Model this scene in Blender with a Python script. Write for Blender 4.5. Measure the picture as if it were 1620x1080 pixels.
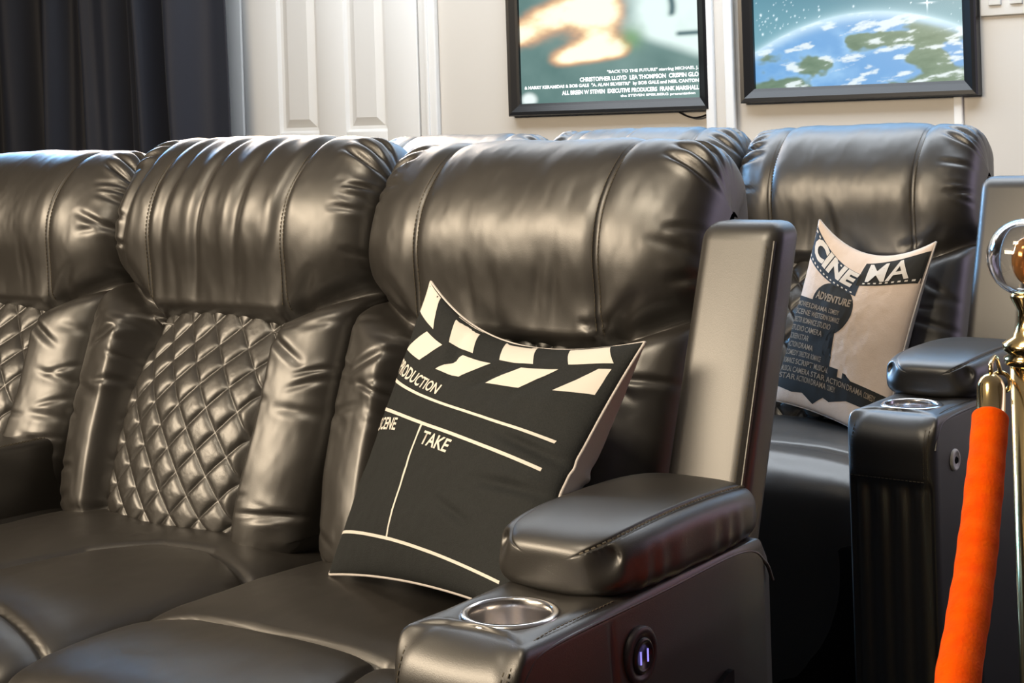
import bpy, bmesh, math, random
import numpy as np
from mathutils import Vector, Matrix

for o in list(bpy.data.objects): bpy.data.objects.remove(o)
SC = bpy.context.scene
COL = SC.collection

# ------------------------------------------------------------------ camera
FPX, PX, PY, ROLL, TH = 2500.0, 810.0, 192.0, 0.031, 0.643
CAM = Vector((1.03, -1.838, 1.064))
ca, sa = math.cos(TH), math.sin(TH)
r_ = Vector((ca, sa, 0)); f_ = Vector((-sa, ca, 0)); u_ = Vector((0, 0, 1))
cx_ = math.cos(ROLL) * r_ - math.sin(ROLL) * u_ * -1.0 * -1.0
cy_ = math.sin(ROLL) * r_ + math.cos(ROLL) * u_
cd = bpy.data.cameras.new('camera'); cam = bpy.data.objects.new('camera', cd); COL.objects.link(cam)
M = Matrix(((cx_.x, cy_.x, -f_.x, CAM.x), (cx_.y, cy_.y, -f_.y, CAM.y), (cx_.z, cy_.z, -f_.z, CAM.z), (0, 0, 0, 1)))
cam.matrix_world = M
cd.sensor_fit = 'HORIZONTAL'; cd.sensor_width = 36; cd.lens = 36 * FPX / 1620
cd.shift_x = (810 - PX) / 1620; cd.shift_y = -(540 - PY) / 1620
cd.clip_start = 0.02
SC.camera = cam

# ------------------------------------------------------------------ world, lights, exposure
w = bpy.data.worlds.new('world'); SC.world = w; w.use_nodes = True
w.node_tree.nodes['Background'].inputs[0].default_value = (0.75, 0.8, 0.95, 1)
w.node_tree.nodes['Background'].inputs[1].default_value = 0.12

def area(name, loc, to, sx, sy, power, col, spread=180):
    l = bpy.data.lights.new(name, 'AREA'); l.shape = 'RECTANGLE'; l.size = sx; l.size_y = sy
    l.energy = power; l.color = col; l.spread = math.radians(spread)
    o = bpy.data.objects.new(name, l); COL.objects.link(o); o.location = loc
    o.rotation_euler = (Vector(to) - Vector(loc)).to_track_quat('-Z', 'Y').to_euler()
    return o
area('warm_front_lamp', (-1.9, -3.1, 2.25), (-0.5, 0, 0.8), 2.2, 1.0, 205, (1.0, 0.81, 0.58))
area('warm_seat_fill', (-2.9, 2.25, 2.15), (-0.6, -0.4, 0.46), 2.2, 0.4, 38, (1.0, 0.80, 0.62), 100)  # unseen warm fill, added so the seat tops catch a sheen
area('warm_arm_fill', (-0.2, -1.1, 2.38), (-0.2, 0.6, 0.5), 0.5, 0.5, 12, (1.0, 0.84, 0.62), 110)  # no fixture here; added warm light for arm pads and the farther sofa
area('overhead_fill', (-1.3, 1.55, 2.38), (-1.3, 1.7, 0), 3.4, 0.7, 54, (0.86, 0.93, 1.0))  # added overhead fill that brightens the back wall and sofa tops
area('cool_back_row_fill', (-0.7, 2.22, 1.85), (-0.5, 0.7, 0.75), 2.2, 0.22, 16, (0.22, 0.55, 1.0))  # unseen blue light added to tint the farther sofa, aimed away from the wall
area('cool_side_fill', (-3.3, 1.35, 1.75), (-0.3, 0.85, 0.5), 0.8, 0.8, 11, (0.22, 0.55, 1.0), 60)  # added blue fill along the farther row; no window stands there
area('violet_side_lamp', (1.7, 2.15, 1.15), (0.15, -0.2, 0.65), 0.9, 1.2, 7, (0.80, 0.68, 1.0))
SC.view_settings.view_transform = 'Standard'; SC.view_settings.look = 'None'
SC.view_settings.gamma = 1.0; SC.view_settings.exposure = 0.0
SC.view_settings.use_curve_mapping = False

# ------------------------------------------------------------------ materials
def mat(name, col, rough=0.5, metal=0.0, spec=0.5, emit=None, estr=0.0, sheen=0.0, coat=0.0, bump=None, trans=0.0, ior=1.45, mottle=None):
    m = bpy.data.materials.new(name); m.use_nodes = True
    nt = m.node_tree; b = nt.nodes['Principled BSDF']
    b.inputs['Base Color'].default_value = (*col, 1); b.inputs['Roughness'].default_value = rough
    b.inputs['Metallic'].default_value = metal; b.inputs['Specular IOR Level'].default_value = spec
    b.inputs['IOR'].default_value = ior
    b.inputs['Sheen Weight'].default_value = sheen; b.inputs['Coat Weight'].default_value = coat
    b.inputs['Transmission Weight'].default_value = trans
    if emit: b.inputs['Emission Color'].default_value = (*emit, 1); b.inputs['Emission Strength'].default_value = estr
    tc = nt.nodes.new('ShaderNodeTexCoord')
    if bump:
        kind, scale, strength, dist = bump
        t = nt.nodes.new('ShaderNodeTexVoronoi' if kind == 'v' else 'ShaderNodeTexNoise')
        t.inputs['Scale'].default_value = scale
        if kind == 'n': t.inputs['Detail'].default_value = 4
        nt.links.new(tc.outputs['Object'], t.inputs['Vector'])
        bp = nt.nodes.new('ShaderNodeBump'); bp.inputs['Strength'].default_value = strength; bp.inputs['Distance'].default_value = dist
        nt.links.new(t.outputs[0], bp.inputs['Height']); nt.links.new(bp.outputs[0], b.inputs['Normal'])
    if mottle:
        scale, c2 = mottle
        t = nt.nodes.new('ShaderNodeTexNoise'); t.inputs['Scale'].default_value = scale; t.inputs['Detail'].default_value = 3
        nt.links.new(tc.outputs['Object'], t.inputs['Vector'])
        mx = nt.nodes.new('ShaderNodeMix'); mx.data_type = 'RGBA'
        mx.inputs[6].default_value = (*col, 1); mx.inputs[7].default_value = (*c2, 1)
        nt.links.new(t.outputs[0], mx.inputs[0]); nt.links.new(mx.outputs[2], b.inputs['Base Color'])
    return m

def attr_mat(name, rough=0.5, emit=0.0, diff=1.0):
    m = mat(name, (0, 0, 0), rough)
    nt = m.node_tree; b = nt.nodes['Principled BSDF']
    a = nt.nodes.new('ShaderNodeAttribute'); a.attribute_name = 'print'
    if emit:
        nt.links.new(a.outputs['Color'], b.inputs['Emission Color']); b.inputs['Emission Strength'].default_value = emit
    else:
        nt.links.new(a.outputs['Color'], b.inputs['Base Color'])
    return m

LEATHER = mat('black_leather', (0.019, 0.0165, 0.014), 0.42, spec=0.8, ior=1.70, bump=('v', 900, 0.10, 0.0006))
LEATHER_QUILT = LEATHER
THREAD = mat('dark_thread', (0.10, 0.085, 0.06), 0.6)
BLACK = mat('black_liner', (0.006, 0.006, 0.007), 0.7, spec=0.2)
STEEL = mat('brushed_steel', (0.78, 0.76, 0.76), 0.22, 1.0)
PLASTIC = mat('black_plastic', (0.02, 0.018, 0.022), 0.3)
RIMPL = mat('dark_plum_plastic', (0.05, 0.04, 0.05), 0.4)
WHITEPL = mat('white_plastic', (0.78, 0.77, 0.74), 0.4)
LED = mat('violet_led', (0.1, 0.08, 0.3), 0.4, emit=(0.35, 0.3, 1.0), estr=1.1)
BRASS = mat('polished_brass', (0.83, 0.62, 0.30), 0.16, 1.0)
GLASS = mat('clear_glass', (0.98, 0.98, 0.98), 0.02, trans=1.0)
AMBER = mat('amber_glass', (0.55, 0.25, 0.08), 0.1, 0.6)
VELVET = mat('orange_red_velvet', (0.95, 0.058, 0.0), 0.85, spec=0.05, sheen=0.2, bump=('n', 260, 0.35, 0.002), mottle=(60, (1.0, 0.15, 0.0)))
VELVET.node_tree.nodes['Principled BSDF'].inputs['Sheen Tint'].default_value = (1, 0.25, 0.2, 1)
CHAR = mat('charcoal_canvas', (0.013, 0.0145, 0.0155), 0.8, spec=0.3, bump=('n', 700, 0.6, 0.001), mottle=(500, (0.030, 0.033, 0.034)))
CANVASW = mat('white_canvas', (0.72, 0.68, 0.66), 0.85, bump=('n', 500, 0.4, 0.001))
INKW = mat('white_ink', (0.78, 0.74, 0.69), 0.85)
CREAM = mat('cream_canvas', (0.80, 0.66, 0.56), 0.85, bump=('n', 400, 0.4, 0.001))
INKB = mat('black_ink', (0.022, 0.022, 0.020), 0.8)
INKBLUE = mat('slate_ink', (0.035, 0.05, 0.075), 0.8)
INKTAN = mat('tan_ink', (0.34, 0.27, 0.20), 0.85)
WALL = mat('beige_wall_paint', (0.70, 0.665, 0.615), 0.85, bump=('n', 120, 0.1, 0.001))
WHITEP = mat('white_paint', (0.84, 0.84, 0.83), 0.5)
CEIL = mat('ceiling_paint', (0.75, 0.74, 0.72), 0.9)
DARKW = mat('dark_wall_paint', (0.10, 0.09, 0.085), 0.9)
CARPET = mat('dark_carpet', (0.02, 0.02, 0.022), 0.95, spec=0.1, bump=('n', 300, 0.8, 0.005))
FRAME = mat('black_frame', (0.012, 0.012, 0.013), 0.28)
CURT = mat('midnight_curtain', (0.022, 0.025, 0.038), 0.55, spec=0.3, sheen=0.15, bump=('n', 400, 0.2, 0.001))
POSTERW = mat('poster_white_print', (0.9, 0.9, 0.9), 0.5, emit=(0.85, 0.93, 0.95), estr=0.75)

# ------------------------------------------------------------------ helpers
def link(name, me, m, parent=None, smooth=True):
    o = bpy.data.objects.new(name, me); COL.objects.link(o)
    if m: me.materials.append(m)
    if parent is not None: o.parent = parent
    if smooth:
        me.polygons.foreach_set('use_smooth', [True] * len(me.polygons))
    return o
def from_bm(name, bm, m, parent=None, smooth=False):
    bmesh.ops.recalc_face_normals(bm, faces=bm.faces)
    me = bpy.data.meshes.new(name); bm.to_mesh(me); bm.free()
    return link(name, me, m, parent, smooth)
def thing(name, label, cat, loc=(0, 0, 0), group=None):
    o = bpy.data.objects.new(name, None); COL.objects.link(o); o.location = loc; o.empty_display_size = 0.1
    o['label'] = label; o['category'] = cat
    if group: o['group'] = group
    return o
def tag(o, label, cat, group=None):
    o['label'] = label; o['category'] = cat
    if group: o['group'] = group
    return o
def struct(o): o['kind'] = 'structure'; return o

def grid(name, P, m, parent=None, wrapv=False, wrapu=False, flip=False, capu=False):
    """P: (nu, nv, 3) points"""
    nu, nv = P.shape[:2]
    idx = np.arange(nu * nv).reshape(nu, nv)
    iu = np.arange(nu if wrapu else nu - 1); iv = np.arange(nv if wrapv else nv - 1)
    A = idx[np.ix_(iu, iv)]; B = idx[np.ix_((iu + 1) % nu, iv)]
    Cc = idx[np.ix_((iu + 1) % nu, (iv + 1) % nv)]; D = idx[np.ix_(iu, (iv + 1) % nv)]
    F = np.stack([A, B, Cc, D], -1).reshape(-1, 4)
    if flip: F = F[:, ::-1]
    me = bpy.data.meshes.new(name)
    me.from_pydata(P.reshape(-1, 3).tolist(), [], F.tolist())
    me.update()
    return link(name, me, m, parent)

def rbox(bm, c, s, r, seg=4, shear=None):
    ret = bmesh.ops.create_cube(bm, size=1.0)
    vs = ret['verts']
    for v in vs: v.co = Vector((c[0] + v.co.x * s[0], c[1] + v.co.y * s[1], c[2] + v.co.z * s[2]))
    es = {e for v in vs for e in v.link_edges}
    if r > 0:
        out = bmesh.ops.bevel(bm, geom=list(es), offset=r, segments=seg, profile=0.5, affect='EDGES')
        vs = list({v for f in out['faces'] for v in f.verts} | {v for v in vs if v.is_valid})
    if shear:
        for v in vs: v.co = Vector(shear(v.co))
    return bm
def box(name, lo, hi, m, parent=None, r=0.0, seg=3, shear=None, smooth=None):
    bm = bmesh.new()
    c = [(a + b) / 2 for a, b in zip(lo, hi)]; s = [b - a for a, b in zip(lo, hi)]
    rbox(bm, c, s, r, seg, shear)
    return from_bm(name, bm, m, parent, r > 0 if smooth is None else smooth)

def tube(name, pts, rad, m, parent=None, n=10, closed=False):
    pts = np.array(pts, float); k = len(pts)
    rad = np.full(k, rad) if np.isscalar(rad) else np.array(rad)
    if closed: T = np.roll(pts, -1, 0) - np.roll(pts, 1, 0)
    else: T = np.gradient(pts, axis=0)
    T /= np.linalg.norm(T, axis=1)[:, None] + 1e-12
    ref = np.array([0.0, 0, 1]) if abs(T[0][2]) < 0.9 else np.array([1.0, 0, 0])
    P = np.zeros((k, n, 3)); nn = ref
    for i in range(k):
        nn = nn - T[i] * np.dot(nn, T[i]); nn /= np.linalg.norm(nn) + 1e-12
        bb = np.cross(T[i], nn)
        for j in range(n):
            t = 2 * math.pi * j / n
            P[i, j] = pts[i] + rad[i] * (math.cos(t) * nn + math.sin(t) * bb)
    return grid(name, P, m, parent, wrapv=True, wrapu=closed)
def lathe(name, prof, m, parent=None, loc=(0, 0, 0), n=48):
    P = np.zeros((len(prof), n, 3))
    for i, (r, z) in enumerate(prof):
        for j in range(n):
            t = 2 * math.pi * j / n
            P[i, j] = (loc[0] + r * math.cos(t), loc[1] + r * math.sin(t), loc[2] + z)
    return grid(name, P, m, parent, wrapv=True)

def sstep(a, b, x):
    t = np.clip((x - a) / (b - a), 0, 1); return t * t * (3 - 2 * t)
def catmull(pts, n):
    pts = np.array(pts, float); P = np.vstack([2 * pts[0] - pts[1], pts, 2 * pts[-1] - pts[-2]])
    out = []
    for i in range(1, len(P) - 2):
        for t in np.linspace(0, 1, 24, endpoint=False):
            out.append(0.5 * ((2 * P[i]) + (-P[i - 1] + P[i + 1]) * t + (2 * P[i - 1] - 5 * P[i] + 4 * P[i + 1] - P[i + 2]) * t * t + (-P[i - 1] + 3 * P[i] - 3 * P[i + 1] + P[i + 2]) * t ** 3))
    out.append(P[-2]); out = np.array(out)
    L = np.r_[0, np.cumsum(np.linalg.norm(np.diff(out, axis=0), axis=1))]
    q = np.linspace(0, L[-1], n)
    return np.stack([np.interp(q, L, out[:, k]) for k in range(out.shape[1])], 1), L[-1]
def seg_dist(x, y, a, b):
    ax, ay = a; bx, by = b; dx, dy = bx - ax, by - ay
    t = np.clip(((x - ax) * dx + (y - ay) * dy) / (dx * dx + dy * dy + 1e-12), 0, 1)
    return np.hypot(x - ax - t * dx, y - ay - t * dy), t
def fold(x, y, a, b, wd, dp):
    d, t = seg_dist(x, y, a, b)
    tp = np.sin(np.pi * np.clip(0.12 + 0.88 * t, 0, 1)) if dp > 0 else 1.0
    return -abs(dp) * tp * (np.exp(-(d / wd) ** 2) - 0.55 * np.exp(-(d / (2.3 * wd)) ** 2))
def hashn(ix, iy, seed):
    v = np.sin(ix * 127.1 + iy * 311.7 + seed * 74.7) * 43758.5453
    return v - np.floor(v)
def vnoise(x, y, seed=0):
    ix, iy = np.floor(x), np.floor(y); fx, fy = x - ix, y - iy
    fx = fx * fx * (3 - 2 * fx); fy = fy * fy * (3 - 2 * fy)
    a = hashn(ix, iy, seed); b = hashn(ix + 1, iy, seed); c = hashn(ix, iy + 1, seed); d = hashn(ix + 1, iy + 1, seed)
    return a + (b - a) * fx + (c - a) * fy + (a - b - c + d) * fx * fy
def fbm(x, y, seed=0, oct=4):
    s = 0; am = 0.5
    for k in range(oct): s = s + am * vnoise(x * 2 ** k, y * 2 ** k, seed + k); am *= 0.5
    return s

def stitches(name, pts, m, parent, dash=0.0042, gap=0.0024, rad=0.0007):
    """row of short raised stitches along a polyline"""
    pts = np.array(pts); L = np.r_[0, np.cumsum(np.linalg.norm(np.diff(pts, axis=0), axis=1))]
    V = []; F = []; s = 0
    while s + dash < L[-1]:
        p = [np.array([np.interp(q, L, pts[:, k]) for k in range(3)]) for q in (s, s + dash)]
        t = p[1] - p[0]; t /= np.linalg.norm(t) + 1e-9
        n1 = np.cross(t, [0.3, 0.9, 0.31]); n1 /= np.linalg.norm(n1) + 1e-9; n2 = np.cross(t, n1)
        b0 = len(V)
        for q in p:
            for c, d in ((1, 0), (0, 1), (-1, 0), (0, -1)): V.append(tuple(q + rad * (c * n1 + d * n2)))
        for j in range(4): F.append((b0 + j, b0 + (j + 1) % 4, b0 + 4 + (j + 1) % 4, b0 + 4 + j))
        F.append((b0 + 3, b0 + 2, b0 + 1, b0)); F.append((b0 + 4, b0 + 5, b0 + 6, b0 + 7))
        s += dash + gap
    me = bpy.data.meshes.new(name); me.from_pydata(V, [], F); me.update()
    return link(name, me, m, parent, False)

# ------------------------------------------------------------------ the room
WY = 2.37
struct(box('floor', (-5.8, -5.0, -0.1), (2.6, 2.6, 0), CARPET))
struct(box('ceiling', (-5.8, -5.0, 2.42), (2.6, 2.6, 2.52), CEIL))
struct(box('wall_back', (-5.8, WY, 0), (2.6, WY + 0.15, 2.42), WALL))
struct(box('wall_left', (-5.95, -5.0, 0), (-5.8, 2.52, 2.42), DARKW))
struct(box('wall_right', (2.45, -5.0, 0), (2.6, WY, 2.42), DARKW))
struct(box('wall_front', (-5.8, -5.15, 0), (2.6, -5.0, 2.42), DARKW))
struct(box('baseboard_back', (-2.4, WY - 0.015, 0), (2.45, WY, 0.11), WHITEP, r=0.004))

# white panelled double-leaf door in the back wall
dr = bpy.data.objects.new('door_1', None); COL.objects.link(dr); dr['kind'] = 'structure'
dr.location = (-3.3, WY, 0)
def dbox(n, lo, hi, m=WHITEP, r=0.006):
    return box(n, [lo[0] + 3.3, lo[1] - WY, lo[2]], [hi[0] + 3.3, hi[1] - WY, hi[2]], m, dr, r)
dbox('door_casing', (-2.50, WY - 0.024, 0), (-2.425, WY - 0.001, 2.11))
dbox('door_casing', (-2.470, WY - 0.030, 0), (-2.455, WY - 0.020, 2.08), r=0.004)
dbox('door_casing', (-3.46, WY - 0.024, 0), (-3.375, WY - 0.001, 2.11))
dbox('door_casing', (-3.46, WY - 0.024, 2.04), (-2.425, WY - 0.001, 2.11))
dbox('door_leaf', (-3.37, WY - 0.006, 0.01), (-2.505, WY - 0.001, 2.035), r=0.001)
bm = bmesh.new()
def rb(lo, hi, r=0.003):
    c = [(a + b) / 2 for a, b in zip(lo, hi)]; s = [b - a for a, b in zip(lo, hi)]
    rbox(bm, (c[0] + 3.3, c[1] - WY, c[2]), s, r, 2)
Y0, Y1 = WY - 0.022, WY - 0.004
C1, C2 = (-3.185, -2.985), (-2.850, -2.655)
for a_, b_ in ((-3.368, C1[0]), (C1[1], C2[0]), (C2[1], -2.507)): rb((a_, Y0, 0.01), (b_, Y1, 2.035))
for z0, z1 in ((0.01, 0.24), (0.90, 1.045), (1.90, 2.035)):
    for c_ in (C1, C2): rb((c_[0], Y0, z0), (c_[1], Y1, z1))
from_bm('door_rails_and_stiles', bm, WHITEP, dr, True)
for z0, z1 in ((0.24, 0.90), (1.045, 1.90)):
    for a_, b_ in (C1, C2):
        bm = bmesh.new()
        ring = lambda d, y: [bm.verts.new((x + 3.3, y - WY, z)) for x, z in ((a_ + d, z0 + d), (b_ - d, z0 + d), (b_ - d, z1 - d), (a_ + d, z1 - d))]
        R_ = [ring(0, WY - 0.020), ring(0.008, WY - 0.010), ring(0.02, WY - 0.008), ring(0.05, WY - 0.019)]
        for p_, q_ in zip(R_[:-1], R_[1:]):
            for k in range(4): bm.faces.new((p_[k], p_[(k + 1) % 4], q_[(k + 1) % 4], q_[k]))
        bm.faces.new(R_[-1])
        from_bm('door_panel', bm, WHITEP, dr, False)

# vertical white channel between the posters and the narrow cable cover
struct(box('trim_1', (-1.365, WY - 0.02, 0), (-1.275, WY, 2.42), WALL, r=0.002))
struct(box('trim_2', (-1.365, WY - 0.034, 0), (-1.335, WY - 0.018, 2.42), WHITEP, r=0.005))
struct(box('trim_3', (-1.298, WY - 0.034, 0), (-1.268, WY - 0.018, 2.42), WHITEP, r=0.005))
struct(box('trim_4', (-0.60, WY - 0.012, 0.1), (-0.575, WY, 1.12), WHITEP, r=0.004))

# light switch plate
sw = thing('light_switch_plate', 'white wall plate with square rocker switches beside the planet poster', 'light switch', (-0.40, WY, 1.37))
box('plate', (-0.118, -0.010, -0.062), (0.14, 0, 0.062), WHITEPL, sw, r=0.004)
for k in range(4):
    box('rocker', (-0.093 + k * 0.058, -0.017, -0.034), (-0.058 + k * 0.058, -0.008, 0.034), WHITEPL, sw, r=0.003)

# ------------------------------------------------------------------ text
def text_geo(s, bold=0.0, shear=0.0, spacing=1.0):
    cu = bpy.data.curves.new('t', 'FONT'); cu.body = s; cu.size = 1; cu.offset = bold; cu.shear = shear; cu.space_character = spacing
    cu.resolution_u = 3
    o = bpy.data.objects.new('t', cu); COL.objects.link(o)
    bpy.context.view_layer.update()
    me = bpy.data.meshes.new_from_object(o.evaluated_get(bpy.context.evaluated_depsgraph_get()))
    V = np.array([v.co[:2] for v in me.vertices]); F = [tuple(p.vertices) for p in me.polygons]
    bpy.data.objects.remove(o); bpy.data.curves.remove(cu); bpy.data.meshes.remove(me)
    V = V - V.min(0)
    return V, F, V.max(0)

# ------------------------------------------------------------------ posters
def fit(V, mx, x0, y0, wd, ht): return np.stack([x0 + V[:, 0] / mx[0] * wd, y0 + V[:, 1] / mx[1] * ht], 1)
def poster(name, label, x0, x1, z0, art, texts, fw):
    H = 1.04; w_ = x1 - x0
    t = thing(name, label, 'poster', (x0, WY, z0))
    # bevelled moulding: profile swept round the rectangle
    prof = [(0, 0), (0, -0.030), (0.004, -0.036), (fw * 0.35, -0.034), (fw * 0.8, -0.024), (fw, -0.020), (fw, -0.004)]
    def ring(d): return [(d, d), (w_ - d, d), (w_ - d, H - d), (d, H - d)]
    V = []; F = []
    for d, y in prof:
        for (x, z) in ring(d): V.append((x, y, z))
    for i in range(len(prof) - 1):
        for j in range(4): F.append((i * 4 + j, i * 4 + (j + 1) % 4, (i + 1) * 4 + (j + 1) % 4, (i + 1) * 4 + j))
    me = bpy.data.meshes.new('frame'); me.from_pydata(V, [], F); me.update(); link('frame', me, FRAME, t, False)
    nx, nz = 260, 340
    X = np.linspace(fw, w_ - fw, nx); Z = np.linspace(fw, H - fw, nz)
    XX, ZZ = np.meshgrid(X, Z, indexing='ij')
    P = np.stack([XX, np.full_like(XX, -0.010), ZZ], -1)
    o = grid('lit_print', P, attr_mat(name + '_print', 0.25, emit=1.1), t)
    c = art((XX - fw) / (w_ - 2 * fw), ZZ - fw)      # u 0..1, v metres above the sheet's lower edge
    at = o.data.color_attributes.new('print', 'FLOAT_COLOR', 'POINT')
    rgba = np.concatenate([np.clip(c, 0, 1.2), np.ones((nx, nz, 1))], -1)
    at.data.foreach_set('color', rgba.reshape(-1))
    iw = w_ - 2 * fw
    for (s, u0, u1, v0, h, bold, shear) in texts:
        V2, F2, mx = text_geo(s, bold, shear)
        q = fit(V2, mx, fw + u0 * iw, fw + v0, (u1 - u0) * iw, h)
        me = bpy.data.meshes.new('printed_lettering')
        me.from_pydata([(a, -0.0108, b) for a, b in q], [], F2); me.update()
        link('printed_lettering', me, POSTERW, t, False)
    return t
def lerp(a, b, t): return np.array(a) * (1 - t[..., None]) + np.array(b) * t[..., None]
def art_fire(u, v):
    n = fbm(u * 5, v * 9, 3); n2 = fbm(u * 18, v * 30, 9)
    base = lerp((0.10, 0.19, 0.18), (0.22, 0.34, 0.32), n)
    n3 = fbm(u * 7 + 5, v * 22, 31)
    f1 = np.exp(-(((v - 0.150 - 0.05 * (u - 0.3)) / 0.030) ** 2)) * sstep(0.10, 0.30, u) * (1 - sstep(0.55, 0.68, u))
    f2 = np.exp(-(((v - 0.235 - 0.20 * u) / 0.055) ** 2)) * (1 - sstep(0.45, 0.7, u))
    f3 = np.exp(-((u - 0.45) / 0.14) ** 2) * sstep(0.12, 0.17, v)
    f = np.clip((f1 + f2 + f3) * (0.45 + 1.2 * n3), 0, 1.3)
    t_ = sstep(0.12, 0.75, f)[..., None]
    fc = lerp((0.85, 0.42, 0.22), (1.0, 0.86, 0.52), sstep(0.35, 0.9, f)) + 0.35 * (sstep(0.75, 1.3, f + 0.3 * n2)[..., None]) * np.array((0.3, 0.5, 0.9))
    c = base * (1 - t_) + fc * t_
    mi = np.clip(sstep(0.52, 0.78, u + 0.10 * (n - 0.5)) * sstep(-0.02, 0.03, v - 0.135 - (0.95 - u) * 0.22) * (0.75 + 0.5 * n), 0, 1)[..., None]
    c = c * (1 - mi) + np.array((0.80, 0.96, 0.92)) * mi
    gr = (0.75 * np.exp(-(((u - 0.64) / 0.06) ** 2 + ((v - 0.195) / 0.035) ** 2)))[..., None]
    c = c * (1 - gr) + np.array((0.22, 0.40, 0.18)) * gr
    dk = np.exp(-((u - 0.855 - 0.008 * np.sin(v * 50)) / 0.020) ** 2) * sstep(0.245, 0.265, v)
    dk = np.maximum(dk, sstep(0.86, 0.90, u) * np.exp(-((v - 0.198) / 0.008) ** 2))[..., None]
    c = c * (1 - 0.9 * dk) + np.array((0.02, 0.08, 0.10)) * 0.9 * dk
    # logo blot lower left
    lg = sstep(0.02, 0.0, np.hypot((u - 0.045) * 0.5, v - 0.012) - 0.012) * (v > 0.001)
    return c + lg[..., None] * 0.7
def art_planet(u, v):
    sky = lerp((0.16, 0.36, 0.44), (0.035, 0.17, 0.26), sstep(0.15, 0.35, v) * (0.6 + 0.4 * np.sin(u * 3.0)))
    rim = 0.205 - 0.31 * (u - 0.56) ** 2 - 0.01 * (u < 0)
    d = v - rim
    n = fbm(u * 9 + v * 22, v * 62 - u * 9, 5, 5); n2 = fbm(u * 6 + 3, v * 16, 21, 4)
    sea = lerp((0.16, 0.38, 0.70), (0.34, 0.60, 0.88), sstep(0.3, 0.7, n2))
    land = lerp((0.10, 0.18, 0.12), (0.26, 0.36, 0.27), n)
    lm = np.clip(sstep(0.45, 0.55, n2 + 0.45 * np.abs(u - 0.4) - 0.10), 0, 1) * (1 - sstep(-0.03, -0.005, d))
    g = sea * (1 - lm)[..., None] + land * lm[..., None]
    cl = sstep(0.52, 0.66, n) * 0.9
    g = g * (1 - cl)[..., None] + np.array((0.78, 0.88, 0.90)) * cl[..., None]
    glow = np.exp(-(np.minimum(d, 0) / 0.022) ** 2)
    g = g * (1 - 0.7 * glow)[..., None] + np.array((0.72, 0.92, 1.0)) * 0.7 * glow[..., None]
    halo = np.exp(-(np.maximum(d, 0) / 0.010))
    sky = sky * (1 - 0.75 * halo)[..., None] + np.array((0.6, 0.85, 0.95)) * 0.75 * halo[..., None]
    m = sstep(-0.002, 0.002, d)[..., None]
    c = g * (1 - m) + sky * m
    rs = np.random.RandomState(4)
    for k in range(260):
        su, sv, r = rs.rand(), 0.16 + rs.rand() * 0.35, 0.0012 + 0.0022 * rs.rand() ** 4
        if k % 2: su = su * 0.35
        if sv < 0.215 - 0.31 * (su - 0.56) ** 2: continue
        q = np.exp(-(((u - su) * 0.7) ** 2 + (v - sv) ** 2) / r ** 2)
        c = c + q[..., None] * 0.8
    for arm_ in (np.exp(-((u - 0.84) * 0.7 / 0.0018) ** 2 - ((v - 0.219) / 0.018) ** 2), np.exp(-((v - 0.219) / 0.0018) ** 2 - ((u - 0.84) * 0.7 / 0.02) ** 2)):
        c = c + arm_[..., None]
    return c
poster('framed_poster', 'black framed backlit poster with flames and rows of small credits', -2.112, -1.352, 1.08, art_fire, [
    ('"BACK TO THE FUTURE" starring MICHAEL J.', 0.50, 0.99, 0.084, 0.013, 0.03, 0),
    ('CHRISTOPHER LLOYD  LEA THOMPSON  CRISPIN GLO', 0.345, 0.99, 0.064, 0.014, 0.04, 0),
    ('& HARRY KERAMIDAS & BOB GALE  "A. ALAN SILVESTRI"  by BOB GALE and NEIL CANTON', 0.02, 0.99, 0.044, 0.014, 0.04, 0),
    ('ALL BREEN W STEVEN  EXECUTIVE PRODUCERS  FRANK MARSHALL', 0.24, 0.99, 0.024, 0.014, 0.04, 0),
    ('the STEVEN SPIELBERG presentation', 0.57, 0.97, 0.008, 0.010, 0.03, 0)], 0.040)
poster('framed_poster', 'black framed backlit poster with a blue planet under stars', -1.247, -0.522, 1.096, art_planet, [
    ('THE EXTRA-TERRESTRIAL', 0.24, 0.70, 0.262, 0.026, 0.03, 0.15),
    ('E.T.', 0.33, 0.60, 0.305, 0.10, 0.05, 0.1)], 0.042)

tag(tube('power_cable', [(-1.47 + 0.12 * t, WY - 0.012 - 0.006 * math.sin(3 * t), 1.076 - 0.018 * math.sin(math.pi * t)) for t in np.linspace(0, 1, 20)], 0.0028, BLACK), 'short black power cable looping below the flame poster', 'cable')
# ------------------------------------------------------------------ curtain
nx, nz = 260, 40
U = np.linspace(0, 1, nx); Zc = np.linspace(0.02, 2.36, nz)
UU, ZZ = np.meshgrid(U, Zc, indexing='ij')
ph = UU * 7.2 * 2 * np.pi + 1.0 * np.sin(UU * 9) + 0.5 * np.sin(UU * 23)
XX = -5.35 + (2.05 - 0.05 * (ZZ - 1.1)) * UU + 0.012 * np.sin(ZZ * 2 + UU * 30)
YY = 2.17 + 0.055 * np.sin(ph) + 0.02 * np.sin(ph * 2.3 + 1) + 0.006 * np.sin(ZZ * 3 + UU * 15)
cur = grid('curtain', np.stack([XX, YY, ZZ], -1), CURT)
sm = cur.modifiers.new('thick', 'SOLIDIFY'); sm.thickness = 0.004
tag(cur, 'dark midnight blue floor length curtain hanging in soft folds beside the white door', 'curtain')

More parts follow.
